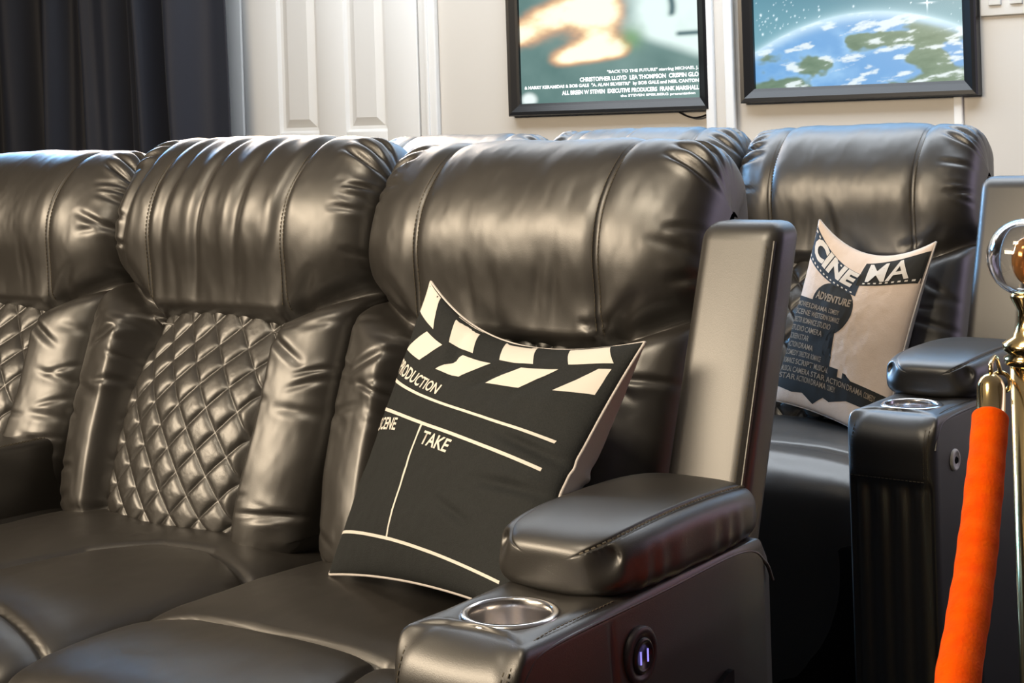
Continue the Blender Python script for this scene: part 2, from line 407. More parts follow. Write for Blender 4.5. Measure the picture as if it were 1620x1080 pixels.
# ------------------------------------------------------------------ recliner sofas
OUT, LEN = catmull([(0.17, 0.78), (0.165, 0.90), (0.135, 0.985), (0.08, 1.026), (0.015, 1.035), (-0.040, 1.012), (-0.080, 0.96), (-0.108, 0.89), (-0.128, 0.83), (-0.148, 0.78),
                    (-0.176, 0.71), (-0.200, 0.64), (-0.230, 0.56), (-0.250, 0.485), (-0.246, 0.445), (-0.215, 0.415), (-0.12, 0.40)], 400)
TN = np.gradient(OUT, axis=0); TN /= np.linalg.norm(TN, axis=1)[:, None]
NRM = np.stack([TN[:, 1], -TN[:, 0]], 1)       # outward (towards the sitter)
if NRM[200][0] > 0: NRM = -NRM
SQ = np.linspace(0, LEN, 400)
def s_at_z(z):      # arc length on the sitter's side for a height
    k = np.arange(400)[(OUT[:, 1] < 1.02) & (np.arange(400) > 140)]
    return float(np.interp(-z, -OUT[k, 1], SQ[k]))
S_CREST = float(SQ[np.argmax(OUT[:, 1])]); S_H = s_at_z(0.765); S_HO = s_at_z(0.84)
S_BOT = s_at_z(0.45)

def back_point(dx, s, d, lift=0.0):
    """dx across, s arc length, d signed distance out of the base surface"""
    y = np.interp(s, SQ, OUT[:, 0]); z = np.interp(s, SQ, OUT[:, 1])
    ny = np.interp(s, SQ, NRM[:, 0]); nz_ = np.interp(s, SQ, NRM[:, 1])
    zz = z + nz_ * d
    return np.stack([dx, y + ny * d, zz + lift * sstep(0.5, 1.0, zz)], -1)
def cross(h, D, n, k):
    al = np.linspace(-math.pi / 2, math.pi / 2, 2001)
    r = ((np.abs(np.cos(al)) / D) ** n + (np.abs(np.sin(al)) / h) ** n) ** (-1 / n)
    x, d = r * np.sin(al), r * np.cos(al)
    L = np.r_[0, np.cumsum(np.hypot(np.diff(x), np.diff(d)))]
    q = np.linspace(0, L[-1], k)
    return np.interp(q, L, x), np.interp(q, L, d)
def s_h(dx, h):
    e = np.clip((np.abs(dx) - 0.14) / (h - 0.14), 0, 1)
    return S_H + (S_HO - S_H) * e ** 0.8

def back_disp(dx, s, h, P):
    """leather relief shared by headrest and bolsters"""
    sh = s_h(dx, h); ad = np.abs(dx)
    d = 0.0 * dx
    up = s < sh
    # junction crease at the sides
    side = sstep(0.13, 0.18, ad)
    d = d - side * (0.030 * np.exp(-((s - sh) / 0.012) ** 2) + 0.016 * np.exp(-((s - sh) / 0.035) ** 2))
    # the headrest tucks under above the quilted panel
    d = d - (1 - sstep(0.125, 0.185, ad)) * 0.10 * sstep(S_H - 0.03, S_H + 0.025, s)
    # headrest fullness
    d = d + 0.014 * np.exp(-((s - (S_H - 0.17)) / 0.09) ** 2) * (1 - 0.3 * (ad / h) ** 2)
    d = d - np.where(up, (0.042 - 0.020 * sstep(0.15, 0.22, ad)) * sstep(S_H - 0.19, S_H + 0.02, s) ** 1.4, (0.022 * side) * np.exp(-((s - sh) / 0.03) ** 2))
    # bolster fullness, fall towards the quilted panel
    lo = sstep(0, 0.05, s - sh)
    d = d + lo * (0.008 - 0.042 * np.clip((0.225 - ad) / 0.12, 0, 1) ** 2.1)
    # headrest seams
    q = P.get('seam', 0.155)
    sm_ = np.where(s < S_H, 1.0, 0.0) * sstep(S_H + 0.0, S_H - 0.06, s) if False else (1 - sstep(S_H - 0.03, S_H, s))
    d = d - sm_ * (0.0045 * np.exp(-((ad - q) / 0.0022) ** 2) + 0.004 * np.exp(-((ad - q) / 0.012) ** 2))
    # large soft undulation
    d = d + P.get('soft', 0.004) * (fbm(dx * 14 + P['seed'], s * 7, P['seed']) - 0.5) * 2
    for a, b, wd, dp in P['folds']:
        d = d + fold(dx, s, a, b, wd, dp)
    return d

def make_folds(seed, h, drapes=0):
    R = random.Random(seed); F = []
    # gathers at the headrest's ends
    for sg in (-1, 1):
        for k in range(7):
            s0 = S_CREST - 0.02 + R.random() * (S_HO - S_CREST)
            l = 0.03 + 0.06 * R.random()
            F.append(((sg * h, s0), (sg * (h - l), s0 + R.uniform(-0.03, 0.02)), R.uniform(0.004, 0.008), R.uniform(0.004, 0.010)))
        # top corner pleats
        for k in range(3):
            F.append(((sg * (h - 0.005), S_CREST + 0.015 + 0.035 * k), (sg * (h - 0.075), S_CREST + 0.0 + 0.028 * k), 0.006, 0.012))
        # bolster wrinkles
        for k in range(13):
            s0 = S_HO + 0.03 + R.random() * (S_BOT - S_HO - 0.04)
            if R.random() < 0.5: a, b = sg * (h - 0.005), sg * (h - 0.05 - 0.06 * R.random())
            else: a, b = sg * 0.13, sg * (0.17 + 0.06 * R.random())
            F.append(((a, s0), (b, s0 + R.uniform(-0.025, 0.03)), R.uniform(0.004, 0.009), R.uniform(0.003, 0.007)))
        # diagonal pulls out of the junction corner
        F.append(((sg * 0.15, S_H - 0.005), (sg * 0.22, S_H - 0.09), 0.010, 0.012))
        F.append(((sg * 0.16, S_H + 0.01), (sg * 0.25, S_H + 0.06), 0.008, 0.008))
    for k in range(4):
        x = R.uniform(-0.12, 0.12); F.append(((x, S_H - 0.04), (x + R.uniform(-0.02, 0.02), S_H - 0.13), 0.010, 0.003))
    for k in range(drapes):
        x = -0.21 + 0.36 * k / max(1, drapes - 1) + R.uniform(-0.01, 0.01)
        F.append(((x + 0.012, S_CREST + 0.0), (x - 0.012, S_H - 0.02), R.uniform(0.011, 0.016), R.uniform(0.009, 0.014)))
    return F

def build_back(root, c, W, seed, lift=0.0, drapes=0, soft=0.004, detail=1.0):
    h = W / 2 - 0.001; D = 0.105
    P = dict(seed=seed, folds=make_folds(seed, h, drapes), soft=soft)
    # headrest
    nxx, ns = int(230 * detail), int(170 * detail)
    x, dd = cross(h, D, 3.7, nxx)
    T = np.linspace(0, 1, ns)
    X, TT = np.meshgrid(x, T, indexing='ij'); DD = np.repeat(dd[:, None], ns, 1)
    S = TT * (s_h(X, h) + 0.006 + 0.022 * (1 - sstep(0.12, 0.17, np.abs(X))))
    nar = 1 - 0.08 * (1 - sstep(0, S_CREST, S)) - 0.015 * (1 - sstep(S_CREST - 0.03, S_CREST + 0.10, S))
    dsp = back_disp(X, S, h, P)
    df = D - DD; df = df * (1 - 0.62 * np.exp(-((S - S_CREST) / 0.075) ** 2) * np.exp(-(df / 0.05) ** 2))
    pts = back_point(X * nar, S, dsp - df, lift); pts[..., 0] += c
    hr = grid('headrest', pts, LEATHER, root)
    # stitched seam rows on the headrest
    for sg in (-1, 1):
        for off in (-0.0045, 0.0045):
            ss = np.linspace(S_CREST - 0.04, S_H - 0.03, 220); xx = np.full(220, sg * 0.155 + off)
            db = np.interp(xx, x, dd)
            n_ = 1 - 0.015 * (1 - sstep(S_CREST - 0.03, S_CREST + 0.10, ss)) - 0.08 * (1 - sstep(0, S_CREST, ss))
            pp = back_point(xx * n_, ss, db - D + back_disp(xx, ss, h, P) + 0.0005, lift); pp[:, 0] += c
            stitches('stitching', pp, THREAD, hr)
    # bolsters
    x, dd = cross(h, D, 3.7, nxx)
    for sg in (-1, 1):
        m_ = (x * sg >= 0.112)
        xb, db = x[m_], dd[m_]
        if sg > 0: xb, db = np.r_[[0.108, 0.110], xb], np.r_[[db[0]] * 2, db]
        else: xb, db = np.r_[xb, [-0.110, -0.108]], np.r_[db, [db[-1]] * 2]
        X, TT = np.meshgrid(xb, np.linspace(0, 1, int(200 * detail)), indexing='ij'); DD = np.repeat(db[:, None], X.shape[1], 1)
        s0 = s_h(X, h) - 0.006; S = s0 + TT * (LEN - s0)
        pts = back_point(X * (1 - 0.07 * sstep(S_BOT - 0.20, S_BOT + 0.02, S)), S, DD - D + back_disp(X, S, h, P), lift); pts[..., 0] += c
        grid('side_bolster', pts, LEATHER, root)
    # quilted lumbar panel
    nq, nr = int(300 * detail), int(380 * detail)
    X, S = np.meshgrid(np.linspace(-0.168, 0.168, nq), np.linspace(S_H - 0.03, LEN - 0.06, nr), indexing='ij')
    wq, hq = 0.058, 0.066
    a = (X / wq + (S - S_H) / hq); b = (X / wq - (S - S_H) / hq)
    da = 2 * np.abs(a - np.round(a)); db_ = 2 * np.abs(b - np.round(b))
    q1 = 1 - (1 - da) ** 5; q2 = 1 - (1 - db_) ** 5
    pu = 0.75 * q1 * q2 + 0.25 * np.sin(np.pi * da / 2) * np.sin(np.pi * db_ / 2)
    wr = 0.0012 * (fbm(X * 70, S * 70, seed + 40) - 0.5)
    bul = 0.024 * (1 - (X / 0.15) ** 2)
    pts = back_point(X, S, -0.034 + bul - 0.044 * (1 - sstep(S_H - 0.03, S_H + 0.15, S)) - 0.02 * sstep(0.13, 0.165, np.abs(X)) + 0.0066 * pu + wr, lift); pts[..., 0] += c
    grid('quilted_panel', pts, LEATHER_QUILT, root)

def build_seat(root, c, W, seed, creases, detail=1.0, zt=0.462, yfront=-0.655):
    """top and rolled front of a seat cushion; creases: [(polyline, width, depth)] in local x,y"""
    h = W / 2 - 0.001
    prof, L = catmull([(-0.10, zt - 0.06), (-0.13, zt - 0.022), (-0.20, zt - 0.006), (-0.32, zt), (-0.42, zt), ((yfront - 0.42) / 2 - 0.01, zt - 0.001), (yfront + 0.06, zt - 0.008), (yfront + 0.018, zt - 0.03),
                       (yfront, zt - 0.08), (yfront - 0.004, zt - 0.2), (yfront + 0.01, 0.06)], 300)
    tn = np.gradient(prof, axis=0); tn /= np.linalg.norm(tn, axis=1)[:, None]
    nm = np.stack([tn[:, 1], -tn[:, 0]], 1)
    if nm[120][1] < 0: nm = -nm
    x, dd = cross(h + 0.004, 0.075, 5.0, int(190 * detail)); ns = int(260 * detail)
    I = np.linspace(0, 299, ns)
    y = np.interp(I, np.arange(300), prof[:, 0]); z = np.interp(I, np.arange(300), prof[:, 1])
    ny = np.interp(I, np.arange(300), nm[:, 0]); nz_ = np.interp(I, np.arange(300), nm[:, 1])
    X = np.repeat(x[:, None], ns, 1); DD = np.repeat(dd[:, None], ns, 1) - 0.075
    Y = np.repeat(y[None], len(x), 0); Sx = np.repeat((I / 299 * L)[None], len(x), 0)
    crown = 0.010 * (1 - (X / h) ** 2)
    d = DD + crown + 0.003 * (fbm(X * 9 + seed, Y * 9, seed) - 0.5) * 2
    ysurf = np.where(Sx < 0.62, Y, Y - 0.0)
    for pl, wd, dp in creases:
        dm = None
        for a_, b_ in zip(pl[:-1], pl[1:]):
            q, _ = seg_dist(X + c, Y - 0.0 * Sx, a_, b_)
            dm = q if dm is None else np.minimum(dm, q)
        top = (z > zt - 0.07)[None, :]
        d = d - top * dp * (np.exp(-(dm / wd) ** 2) + 0.55 * np.exp(-(dm / (4.5 * wd)) ** 2))
    P = np.stack([X + c, Y + ny[None] * d, np.repeat(z[None], len(x), 0) + nz_[None] * d], -1)
    return grid('seat_cushion', P, LEATHER, root)

def rrect_ray(cx, cy, lo, hi, n, rad):
    """distance from (cx,cy) to a rounded rectangle along each angle (sampled)"""
    out = []
    for j in range(n):
        t = 2 * math.pi * j / n; dx, dy = math.cos(t), math.sin(t)
        a, b = 0.0, 2.0
        for _ in range(40):
            m_ = (a + b) / 2; x, y = cx + dx * m_, cy + dy * m_
            qx = abs(x - (lo[0] + hi[0]) / 2) - (hi[0] - lo[0]) / 2 + rad; qy = abs(y - (lo[1] + hi[1]) / 2) - (hi[1] - lo[1]) / 2 + rad
            sd = math.hypot(max(qx, 0), max(qy, 0)) + min(max(qx, qy), 0) - rad
            if sd < 0: a = m_
            else: b = m_
        out.append((cx + dx * a, cy + dy * a))
    return np.array(out)

def build_arm(root, x0, x1, mirror=False, button='usb', ztop=0.583):
    fx = (lambda x: x) if not mirror else (lambda x: x0 + x1 - x)
    N = 160; YF = -0.716; cc = (x0 + 0.074, -0.614)
    def add(Pn): 
        if mirror: Pn = Pn.copy(); Pn[..., 0] = x0 + x1 - Pn[..., 0]
        return Pn
    # upholstered arm body with the cup recess left open
    lo, hi = (x0, YF), (x1, -0.200)
    outer = rrect_ray(cc[0], cc[1], lo, hi, N, 0.022)
    ang = np.arange(N) * 2 * math.pi / N
    inner = np.stack([cc[0] + 0.0475 * np.cos(ang), cc[1] + 0.0475 * np.sin(ang)], 1)
    # bevel radius larger towards front and back
    nrmy = np.abs(outer[:, 1] - (YF - 0.2) / 2) / ((-0.2 - YF) / 2)
    rb = 0.012 + 0.040 * sstep(0.90, 1.0, nrmy)
    dirv = outer - np.array(cc); dl = np.linalg.norm(dirv, axis=1); dirn = dirv / dl[:, None]
    rings = []
    rings.append(np.c_[inner, np.full(N, ztop - 0.01)]); rings.append(np.c_[inner, np.full(N, ztop)])
    edge = outer - dirn * (rb)[:, None]
    for t in np.linspace(0.05, 1, 14):
        q = inner * (1 - t) + edge * t
        rings.append(np.c_[q, ztop + 0.004 * np.sin(np.pi * t) + 0 * q[:, 0]])
    for k in range(1, 9):
        a_ = k / 8 * math.pi / 2
        q = outer - dirn * (rb * (1 - math.sin(a_)))[:, None]
        rings.append(np.c_[q, ztop - rb * (1 - math.cos(a_))])
    for zz in np.linspace(ztop - 0.06, 0.05, 60):
        q = outer.copy(); z_ = np.full(N, zz)
        # slight fullness of the side panels and vertical seams
        side = outer[:, 0] > x1 - 0.002
        puff = 0.005 * np.sin(np.pi * np.clip((outer[:, 1] + 0.69) / 0.46, 0, 1)) * sstep(ztop, ztop - 0.08, zz)
        for ys in (-0.550, -0.322): puff = puff - 0.004 * np.exp(-((outer[:, 1] - ys) / 0.003) ** 2)
        q[:, 0] += np.where(side, puff, 0)
        fr = (outer[:, 1] < YF + 0.004)
        ga = 0.006 * np.sin(outer[:, 0] * 190) * sstep(0.485, 0.455, zz) * (0.35 + 0.65 * math.exp(-(0.5 - zz) / 0.08)) - 0.008 * sstep(0.485, 0.478, zz)
        q[:, 1] += np.where(fr, -ga, 0)
        rings.append(np.c_[q, z_])
    body = grid('arm_body', add(np.array(rings)), LEATHER, root, wrapv=True)
    # edge stitching running over the console and down the front, outer and inner
    for xs_ in (x1 - 0.016, x1 - 0.010, x0 + 0.014):
        path = [(xs_, -0.53, ztop + 0.0015), (xs_, YF + 0.075, ztop + 0.0015), (xs_, YF + 0.037, ztop - 0.004), (xs_, YF + 0.014, ztop - 0.018), (xs_, YF + 0.002, ztop - 0.04), (xs_, YF - 0.0005, ztop - 0.07), (xs_, YF - 0.0005, 0.49)]
        path, _ = catmull(path, 80)
        stitches('stitching', add(path), THREAD, body)
    path = [(x, YF - 0.0008, 0.485) for x in np.linspace(x0 + 0.01, x1 - 0.01, 20)]
    stitches('stitching', add(np.array(path)), THREAD, body)
    # piping along the outer upper edge
    pts = [(x1 - 0.001, YF + 0.012, ztop - 0.05), (x1 - 0.0015, YF + 0.030, ztop - 0.022), (x1 - 0.002, YF + 0.07, ztop - 0.009), (x1 - 0.002, -0.45, ztop - 0.008), (x1 - 0.002, -0.28, ztop - 0.008), (x1 - 0.001, -0.23, ztop - 0.03), (x1, -0.214, ztop - 0.055)]
    pts, _ = catmull(pts, 90)
    tube('piping', add(pts), 0.0022, LEATHER, body, 8)
    # cup holder
    cup = lathe('cup_holder', [(0.0400, -0.006), (0.0405, 0.0015), (0.0425, 0.0042), (0.0470, 0.0040), (0.0500, 0.0015), (0.0500, -0.003)], STEEL, root, (fx(cc[0]), cc[1], ztop), 64)
    lathe('cup_well', [(0.0410, 0.002), (0.0405, -0.01), (0.0395, -0.05), (0.037, -0.064), (0.0, -0.066)], STEEL, cup, (fx(cc[0]), cc[1], ztop), 64)
    # padded arm rest
    n1, n2 = 180, 150
    tb = np.linspace(-1, 1, n2); B_ = np.pi / 2 * np.sign(tb) * (np.abs(tb) ** 1.35)
    A, B = np.meshgrid(np.linspace(-np.pi, np.pi, n1, endpoint=False), B_, indexing='ij')
    def sp(v, e): return np.sign(v) * np.abs(v) ** e
    pc = (x0 + 0.066, -0.378, ztop + 0.027); HX, HY, HZ = 0.088, 0.166, 0.036
    ex = 0.40
    cb = sp(np.cos(B), ex)
    X = pc[0] + HX * cb * sp(np.cos(A), 0.55); Z = pc[2] + HZ * cb * sp(np.sin(A), 0.62); Y = pc[1] + HY * sp(np.sin(B), 0.48)
    v = (Y - pc[1]) / HY
    Z = Z + np.where(Z > pc[2], 0.008 * (1 - v ** 2) - 0.001 * v, 0)
    # seam valley where top panel meets side panel, small gathers under it
    sx = (X - pc[0]) / HX
    qd = (np.exp(-((A - 0.86) / 0.06) ** 2) + np.exp(-((A - (np.pi - 0.86)) / 0.06) ** 2)) * 0.0026 * sstep(0.35, 0.7, cb)
    X = X - np.sign(sx) * qd; Z = Z - qd
    rip = 0.0010 * np.sin(Y * 150 + 2 * np.sin(Y * 40)) * (np.abs(A) < 0.7) * sstep(0.03, -0.02, Z - pc[2])
    X = X + rip
    for sg in (-1, 1):
        dd_ = np.sqrt((X - (pc[0] + sg * 0.068)) ** 2 + (Y - (pc[1] - 0.155)) ** 2 + (Z - (pc[2] + 0.016)) ** 2)
        Y = Y + 0.016 * np.exp(-(dd_ / 0.014) ** 2)
    pad = grid('arm_pad', add(np.stack([X, Y, Z], -1)), LEATHER, root, wrapu=True)
    # stitched seam on top outer edge of the pad
    for off in (0.0, 0.005):
        pp = []
        for t in np.linspace(-1.0, 1.0, 90):
            bb = t * 1.3; aa = 0.86 - off * 6
            cbb = sp(np.cos(bb), ex)
            yy = pc[1] + HY * sp(np.sin(bb), 0.48); vv = (yy - pc[1]) / HY
            pp.append((pc[0] + HX * cbb * sp(np.cos(aa), 0.55) + 0.0002, yy, pc[2] + HZ * cbb * sp(np.sin(aa), 0.62) + 0.008 * (1 - vv ** 2) - 0.001 * vv + 0.0005))
        stitches('stitching', add(np.array(pp)), THREAD, pad)
    # control on the outer face
    bx = x1 + 0.006; sgn = -1 if mirror else 1
    def disc(name, rr, x_a, x_b, m, par, dome=0.0, yz=(-0.505, 0.526)):
        prof = [(rr, x_a), (rr, x_b - 0.002), (rr - 0.002, x_b), (rr * 0.72, x_b + dome), (rr * 0.70, x_b + dome - 0.001), (0.0, x_b + dome - 0.001)]
        P = np.zeros((len(prof), 48, 3))
        for i, (r, xx) in enumerate(prof):
            for j in range(48):
                t = 2 * math.pi * j / 48; P[i, j] = (xx, yz[0] + r * math.cos(t), yz[1] + r * math.sin(t))
        return grid(name, add(P), m, par, wrapv=True)
    if button == 'usb':
        b = disc('control_button', 0.029, x1 - 0.004, x1 + 0.008, RIMPL, root)
        disc('button_face', 0.0185, x1 + 0.004, x1 + 0.0095, PLASTIC, b)
        for k in (-1, 1):
            q = box('status_light', (x1 + 0.0075, -0.505 + k * 0.0065 - 0.0008, 0.519), (x1 + 0.0095, -0.505 + k * 0.0065 + 0.0008, 0.532), LED, b)
            if mirror: q.scale.x = -1; q.location.x = x0 + x1
        # hanging pocket low on the side
        bm = bmesh.new()
        V = [(-0.44, 0.430), (-0.335, 0.460), (-0.327, 0.460), (-0.327, 0.30), (-0.50, 0.30), (-0.50, 0.410)]
        ff = []
        for xo in (x1 + 0.003, x1 + 0.010): ff.append([bm.verts.new((xo, y, z)) for y, z in V])
        bm.faces.new(ff[1]); bm.faces.new(ff[0][::-1])
        for i in range(len(V)): bm.faces.new((ff[0][i], ff[0][(i + 1) % 6], ff[1][(i + 1) % 6], ff[1][i]))
        if mirror:
            for v_ in bm.verts: v_.co.x = x0 + x1 - v_.co.x
        from_bm('side_pocket', bm, BLACK, root)
    else:
        b = disc('control_button', 0.0175, x1 - 0.004, x1 + 0.006, WHITEPL, root, yz=(-0.635, 0.507))
        disc('button_face', 0.006, x1 + 0.003, x1 + 0.0072, BLACK, b, yz=(-0.635, 0.507))

def build_wing(root, x0, x1):
    def sh(v): return (v.x, v.y - 0.36 * (0.93 - v.z), v.z)
    wg = box('wing_panel', (x0, -0.128, 0.30), (x1, -0.058, 0.932), LEATHER, root, r=0.022, seg=6, shear=sh)
    for off in (0.0,):
        xx = x1 - 0.013 - off
        pts = [(xx, -0.1290 - 0.36 * (0.93 - z), z) for z in np.linspace(0.905, 0.56, 60)]
        stitches('stitching', pts, THREAD, wg)
    pts = [(x1 - 0.006, -0.1220 - 0.36 * (0.93 - z), z) for z in np.linspace(0.91, 0.40, 60)]
    tube('piping', pts, 0.002, LEATHER, wg, 8)

def build_sofa(name, label, loc, W, seeds, lifts, drapes, seat_creases, console=None, button='usb', detail=1.0, yfront=-0.76):
    root = thing(name, label, 'sofa', loc)
    n = len(seeds)
    for k in range(n):
        c = -W * (k + 0.5)
        build_back(root, c, W, seeds[k], lifts[k], drapes[k], detail=detail)
        build_seat(root, c, W, seeds[k], seat_creases[k], detail=detail, yfront=yfront)
    XL = -W * n
    build_arm(root, 0.018, 0.167, False, button)
    build_arm(root, XL - 0.167, XL - 0.018, True, button)
    build_wing(root, 0.034, 0.145); build_wing(root, XL - 0.145, XL - 0.034)
    # frame behind and under
    def sh(v): return (v.x, v.y - 0.36 * (0.93 - v.z) * (1 if v.z > 0.3 else 1), v.z)
    box('back_frame', (XL + 0.05, 0.055, 0.10), (-0.05, 0.15, 0.92), LEATHER, root, r=0.02, shear=sh)
    box('base_frame', (XL + 0.01, -0.62, 0.05), (-0.01, -0.02, 0.34), BLACK, root, r=0.01)
    for x in (0.15, -W, -W * 2, XL - 0.15):
        for y in (-0.70 if x in (0.15, XL - 0.15) else -0.56, -0.30 if x in (0.15, XL - 0.15) else -0.1):
            box('foot', (x - 0.025, y - 0.025, 0.0), (x + 0.025, y + 0.025, 0.06), PLASTIC, root, r=0.004)
    if console:
        x0, x1 = console
        cs = box('centre_console', (x0, -0.80, 0.06), (x1, -0.15, 0.560), LEATHER, root, r=0.012, seg=4)
        for off in (0.012, 0.017):
            stitches('stitching', [(x1 - off, y, 0.5605) for y in np.linspace(-0.78, -0.18, 30)], THREAD, cs)
    return root

W1, W2 = 0.58, 0.53
seamC = [(-0.573, -0.535), (-0.48, -0.512), (-0.382, -0.508), (-0.196, -0.511), (-0.02, -0.52)]
crC = [(seamC, 0.006, 0.012), ([(-0.17, -0.512), (-0.15, -0.60), (-0.17, -0.72)], 0.005, 0.010)]
crB = [([(-0.90, -0.60), (-0.875, -0.50), (-0.845, -0.39), (-0.78, -0.31), (-0.70, -0.285), (-0.585, -0.32)], 0.008, 0.010),
       ([(-1.10, -0.60), (-0.90, -0.60), (-0.716, -0.628), (-0.585, -0.66)], 0.005, 0.010)]
crA = [([(-1.74, -0.51), (-1.16, -0.51)], 0.006, 0.012)]
build_sofa('recliner_sofa', 'nearer black leather recliner sofa with quilted backs, holding the clapperboard cushion', (0, 0, 0), W1,
           (11, 23, 35), (0.0, 0.016, 0.0), (0, 5, 0), (crC, crB, crA), console=(-1.345, -1.178))
crX = lambda c, W: [([(c - W / 2, -0.47), (c + W / 2, -0.47)], 0.006, 0.012)]
build_sofa('recliner_sofa', 'farther black leather recliner sofa under the posters, with the cinema cushion', (-0.092, 1.209, 0), W2,
           (51, 67, 75), (0.0, 0.004, 0.0), (0, 3, 0), tuple(crX(-W2 * (k + .5), W2) for k in range(3)), button='round', detail=0.75, yfront=-0.62)

# ------------------------------------------------------------------ cushions
def px_at(x, y, F):      # helper: world point seen at a photo position and depth
    dx, dy = x - PX, y - PY
    u = (dx * math.cos(ROLL) - dy * math.sin(ROLL)) / FPX; v = (dx * math.sin(ROLL) + dy * math.cos(ROLL)) / FPX
    return np.array(CAM + r_ * (u * F) + f_ * F - u_ * (v * F))
class Pillow:
    """square cushion through four corner points; front face bulges along the normal"""
    def __init__(s, TL, TR, BL, BR, puff, pin_top=0.10, pin=0.07, back=0.9, wr=0.0, seed=1, droop=0.0):
        s.c = [np.array(q, float) for q in (TL, TR, BL, BR)]; s.puff = puff; s.pt = pin_top; s.pin = pin; s.back = back; s.wr = wr; s.seed = seed
        n = np.cross(s.c[1] - s.c[2], s.c[3] - s.c[0]); s.n = n / np.linalg.norm(n)
        if np.dot(s.n, np.array((1.03, -1.838, 1.06)) - s.c[0]) < 0: s.n = -s.n
        s.droop = droop
    def pos(s, u, v, side=1, eps=0.0):
        u = np.asarray(u, float); v = np.asarray(v, float)
        a, b = 2 * u - 1, 2 * v - 1
        # concave edges between the ears
        vv = v + s.pt * (1 - a ** 2) * (1 - sstep(0, 0.55, v)) * 1.0 - s.pin * (1 - a ** 2) * sstep(0.5, 1, v)
        uu = u + s.pin * (1 - b ** 2) * (1 - sstep(0, 0.5, u)) - s.pin * (1 - b ** 2) * sstep(0.5, 1, u)
        TL, TR, BL, BR = s.c
        f = lambda w: w[..., None]
        p = (TL * f((1 - uu) * (1 - vv)) + TR * f(uu * (1 - vv)) + BL * f((1 - uu) * vv) + BR * f(uu * vv))
        th = (np.clip(1 - a ** 2, 0, 1) ** 0.5) * (np.clip(1 - b ** 2, 0, 1) ** 0.5)
        h = s.puff * th
        w = s.wr * (fbm(u * 7 + s.seed, v * 7, s.seed) - 0.47) * 2 * th ** 0.4
        for (q0, q1, wd, dp) in getattr(s, 'folds', []):
            w = w + fold(u, v, q0, q1, wd, dp)
        p = p + s.n * f(side * (h * (1 if side > 0 else s.back) + 0.0015) + w + eps * side)
        p = p - np.array((0, 0, s.droop)) * f(th * 0)
        return p
    def build(s, root, mf, mb, n=200):
        q = 0.5 - 0.5 * np.cos(np.linspace(0, np.pi, n))
        U, V = np.meshgrid(q, q, indexing='ij')
        grid('cushion_front', s.pos(U, V, 1), mf, root); grid('cushion_back', s.pos(U, V, -1), mb, root)
        e = []
        for t in q: e.append((t, 0))
        for t in q[1:]: e.append((1, t))
        for t in q[::-1][1:]: e.append((t, 1))
        for t in q[::-1][1:-1]: e.append((0, t))
        e = np.array(e)
        tube('edge_seam', s.pos(e[:, 0], e[:, 1], 1, -0.0015), 0.0022, mb, root, 8, closed=True)
    def decal(s, name, polys, m, root, eps=0.0006, step=0.02, faces=None):
        bm = bmesh.new()
        if faces is None:
            for pl in polys:
                bm.faces.new([bm.verts.new((x, y, 0)) for x, y in pl])
        else:
            vs = [bm.verts.new((x, y, 0)) for x, y in polys]
            for f in faces:
                try: bm.faces.new([vs[i] for i in f])
                except ValueError: pass
        bmesh.ops.triangulate(bm, faces=bm.faces[:])
        co = np.array([v.co[:] for v in bm.verts])
        if step:
            for ax in (0, 1):
                for k in range(int(co[:, ax].min() / step), int(co[:, ax].max() / step) + 2):
                    pc = [0, 0, 0]; pc[ax] = k * step; no = [0, 0, 0]; no[ax] = 1
                    bmesh.ops.bisect_plane(bm, geom=bm.verts[:] + bm.edges[:] + bm.faces[:], plane_co=pc, plane_no=no, dist=1e-6)
        co = np.array([v.co[:] for v in bm.verts])
        P = s.pos(np.clip(co[:, 0], 0.002, 0.998), np.clip(co[:, 1], 0.002, 0.998), 1, eps)
        for v, p in zip(bm.verts, P): v.co = p
        me = bpy.data.meshes.new(name); bm.to_mesh(me); bm.free()
        return link(name, me, m, root, True)
    def text(s, name, txt, x0, y0, wd, ht, m, root, bold=0.02, shear=0.0, rot=0.0, eps=0.0009, bend=None):
        V, F, mx = text_geo(txt, bold, shear)
        q = np.stack([V[:, 0] / mx[0] * wd, -V[:, 1] / mx[1] * ht], 1)
        c, s_ = math.cos(rot), math.sin(rot)
        q = np.stack([q[:, 0] * c - q[:, 1] * s_, q[:, 0] * s_ + q[:, 1] * c], 1) + np.array((x0, y0))
        if bend: q[:, 1] += bend * ((q[:, 0] - x0 - wd / 2) ** 2 - (wd / 2) ** 2)
        return s.decal(name, q, m, root, eps, step=None if ht < 0.06 else 0.02, faces=F)
def bar(x0, y0, x1, y1, t):
    d = math.hypot(x1 - x0, y1 - y0); nx_, ny_ = -(y1 - y0) / d * t / 2, (x1 - x0) / d * t / 2
    return [(x0 + nx_, y0 + ny_), (x1 + nx_, y1 + ny_), (x1 - nx_, y1 - ny_), (x0 - nx_, y0 - ny_)]

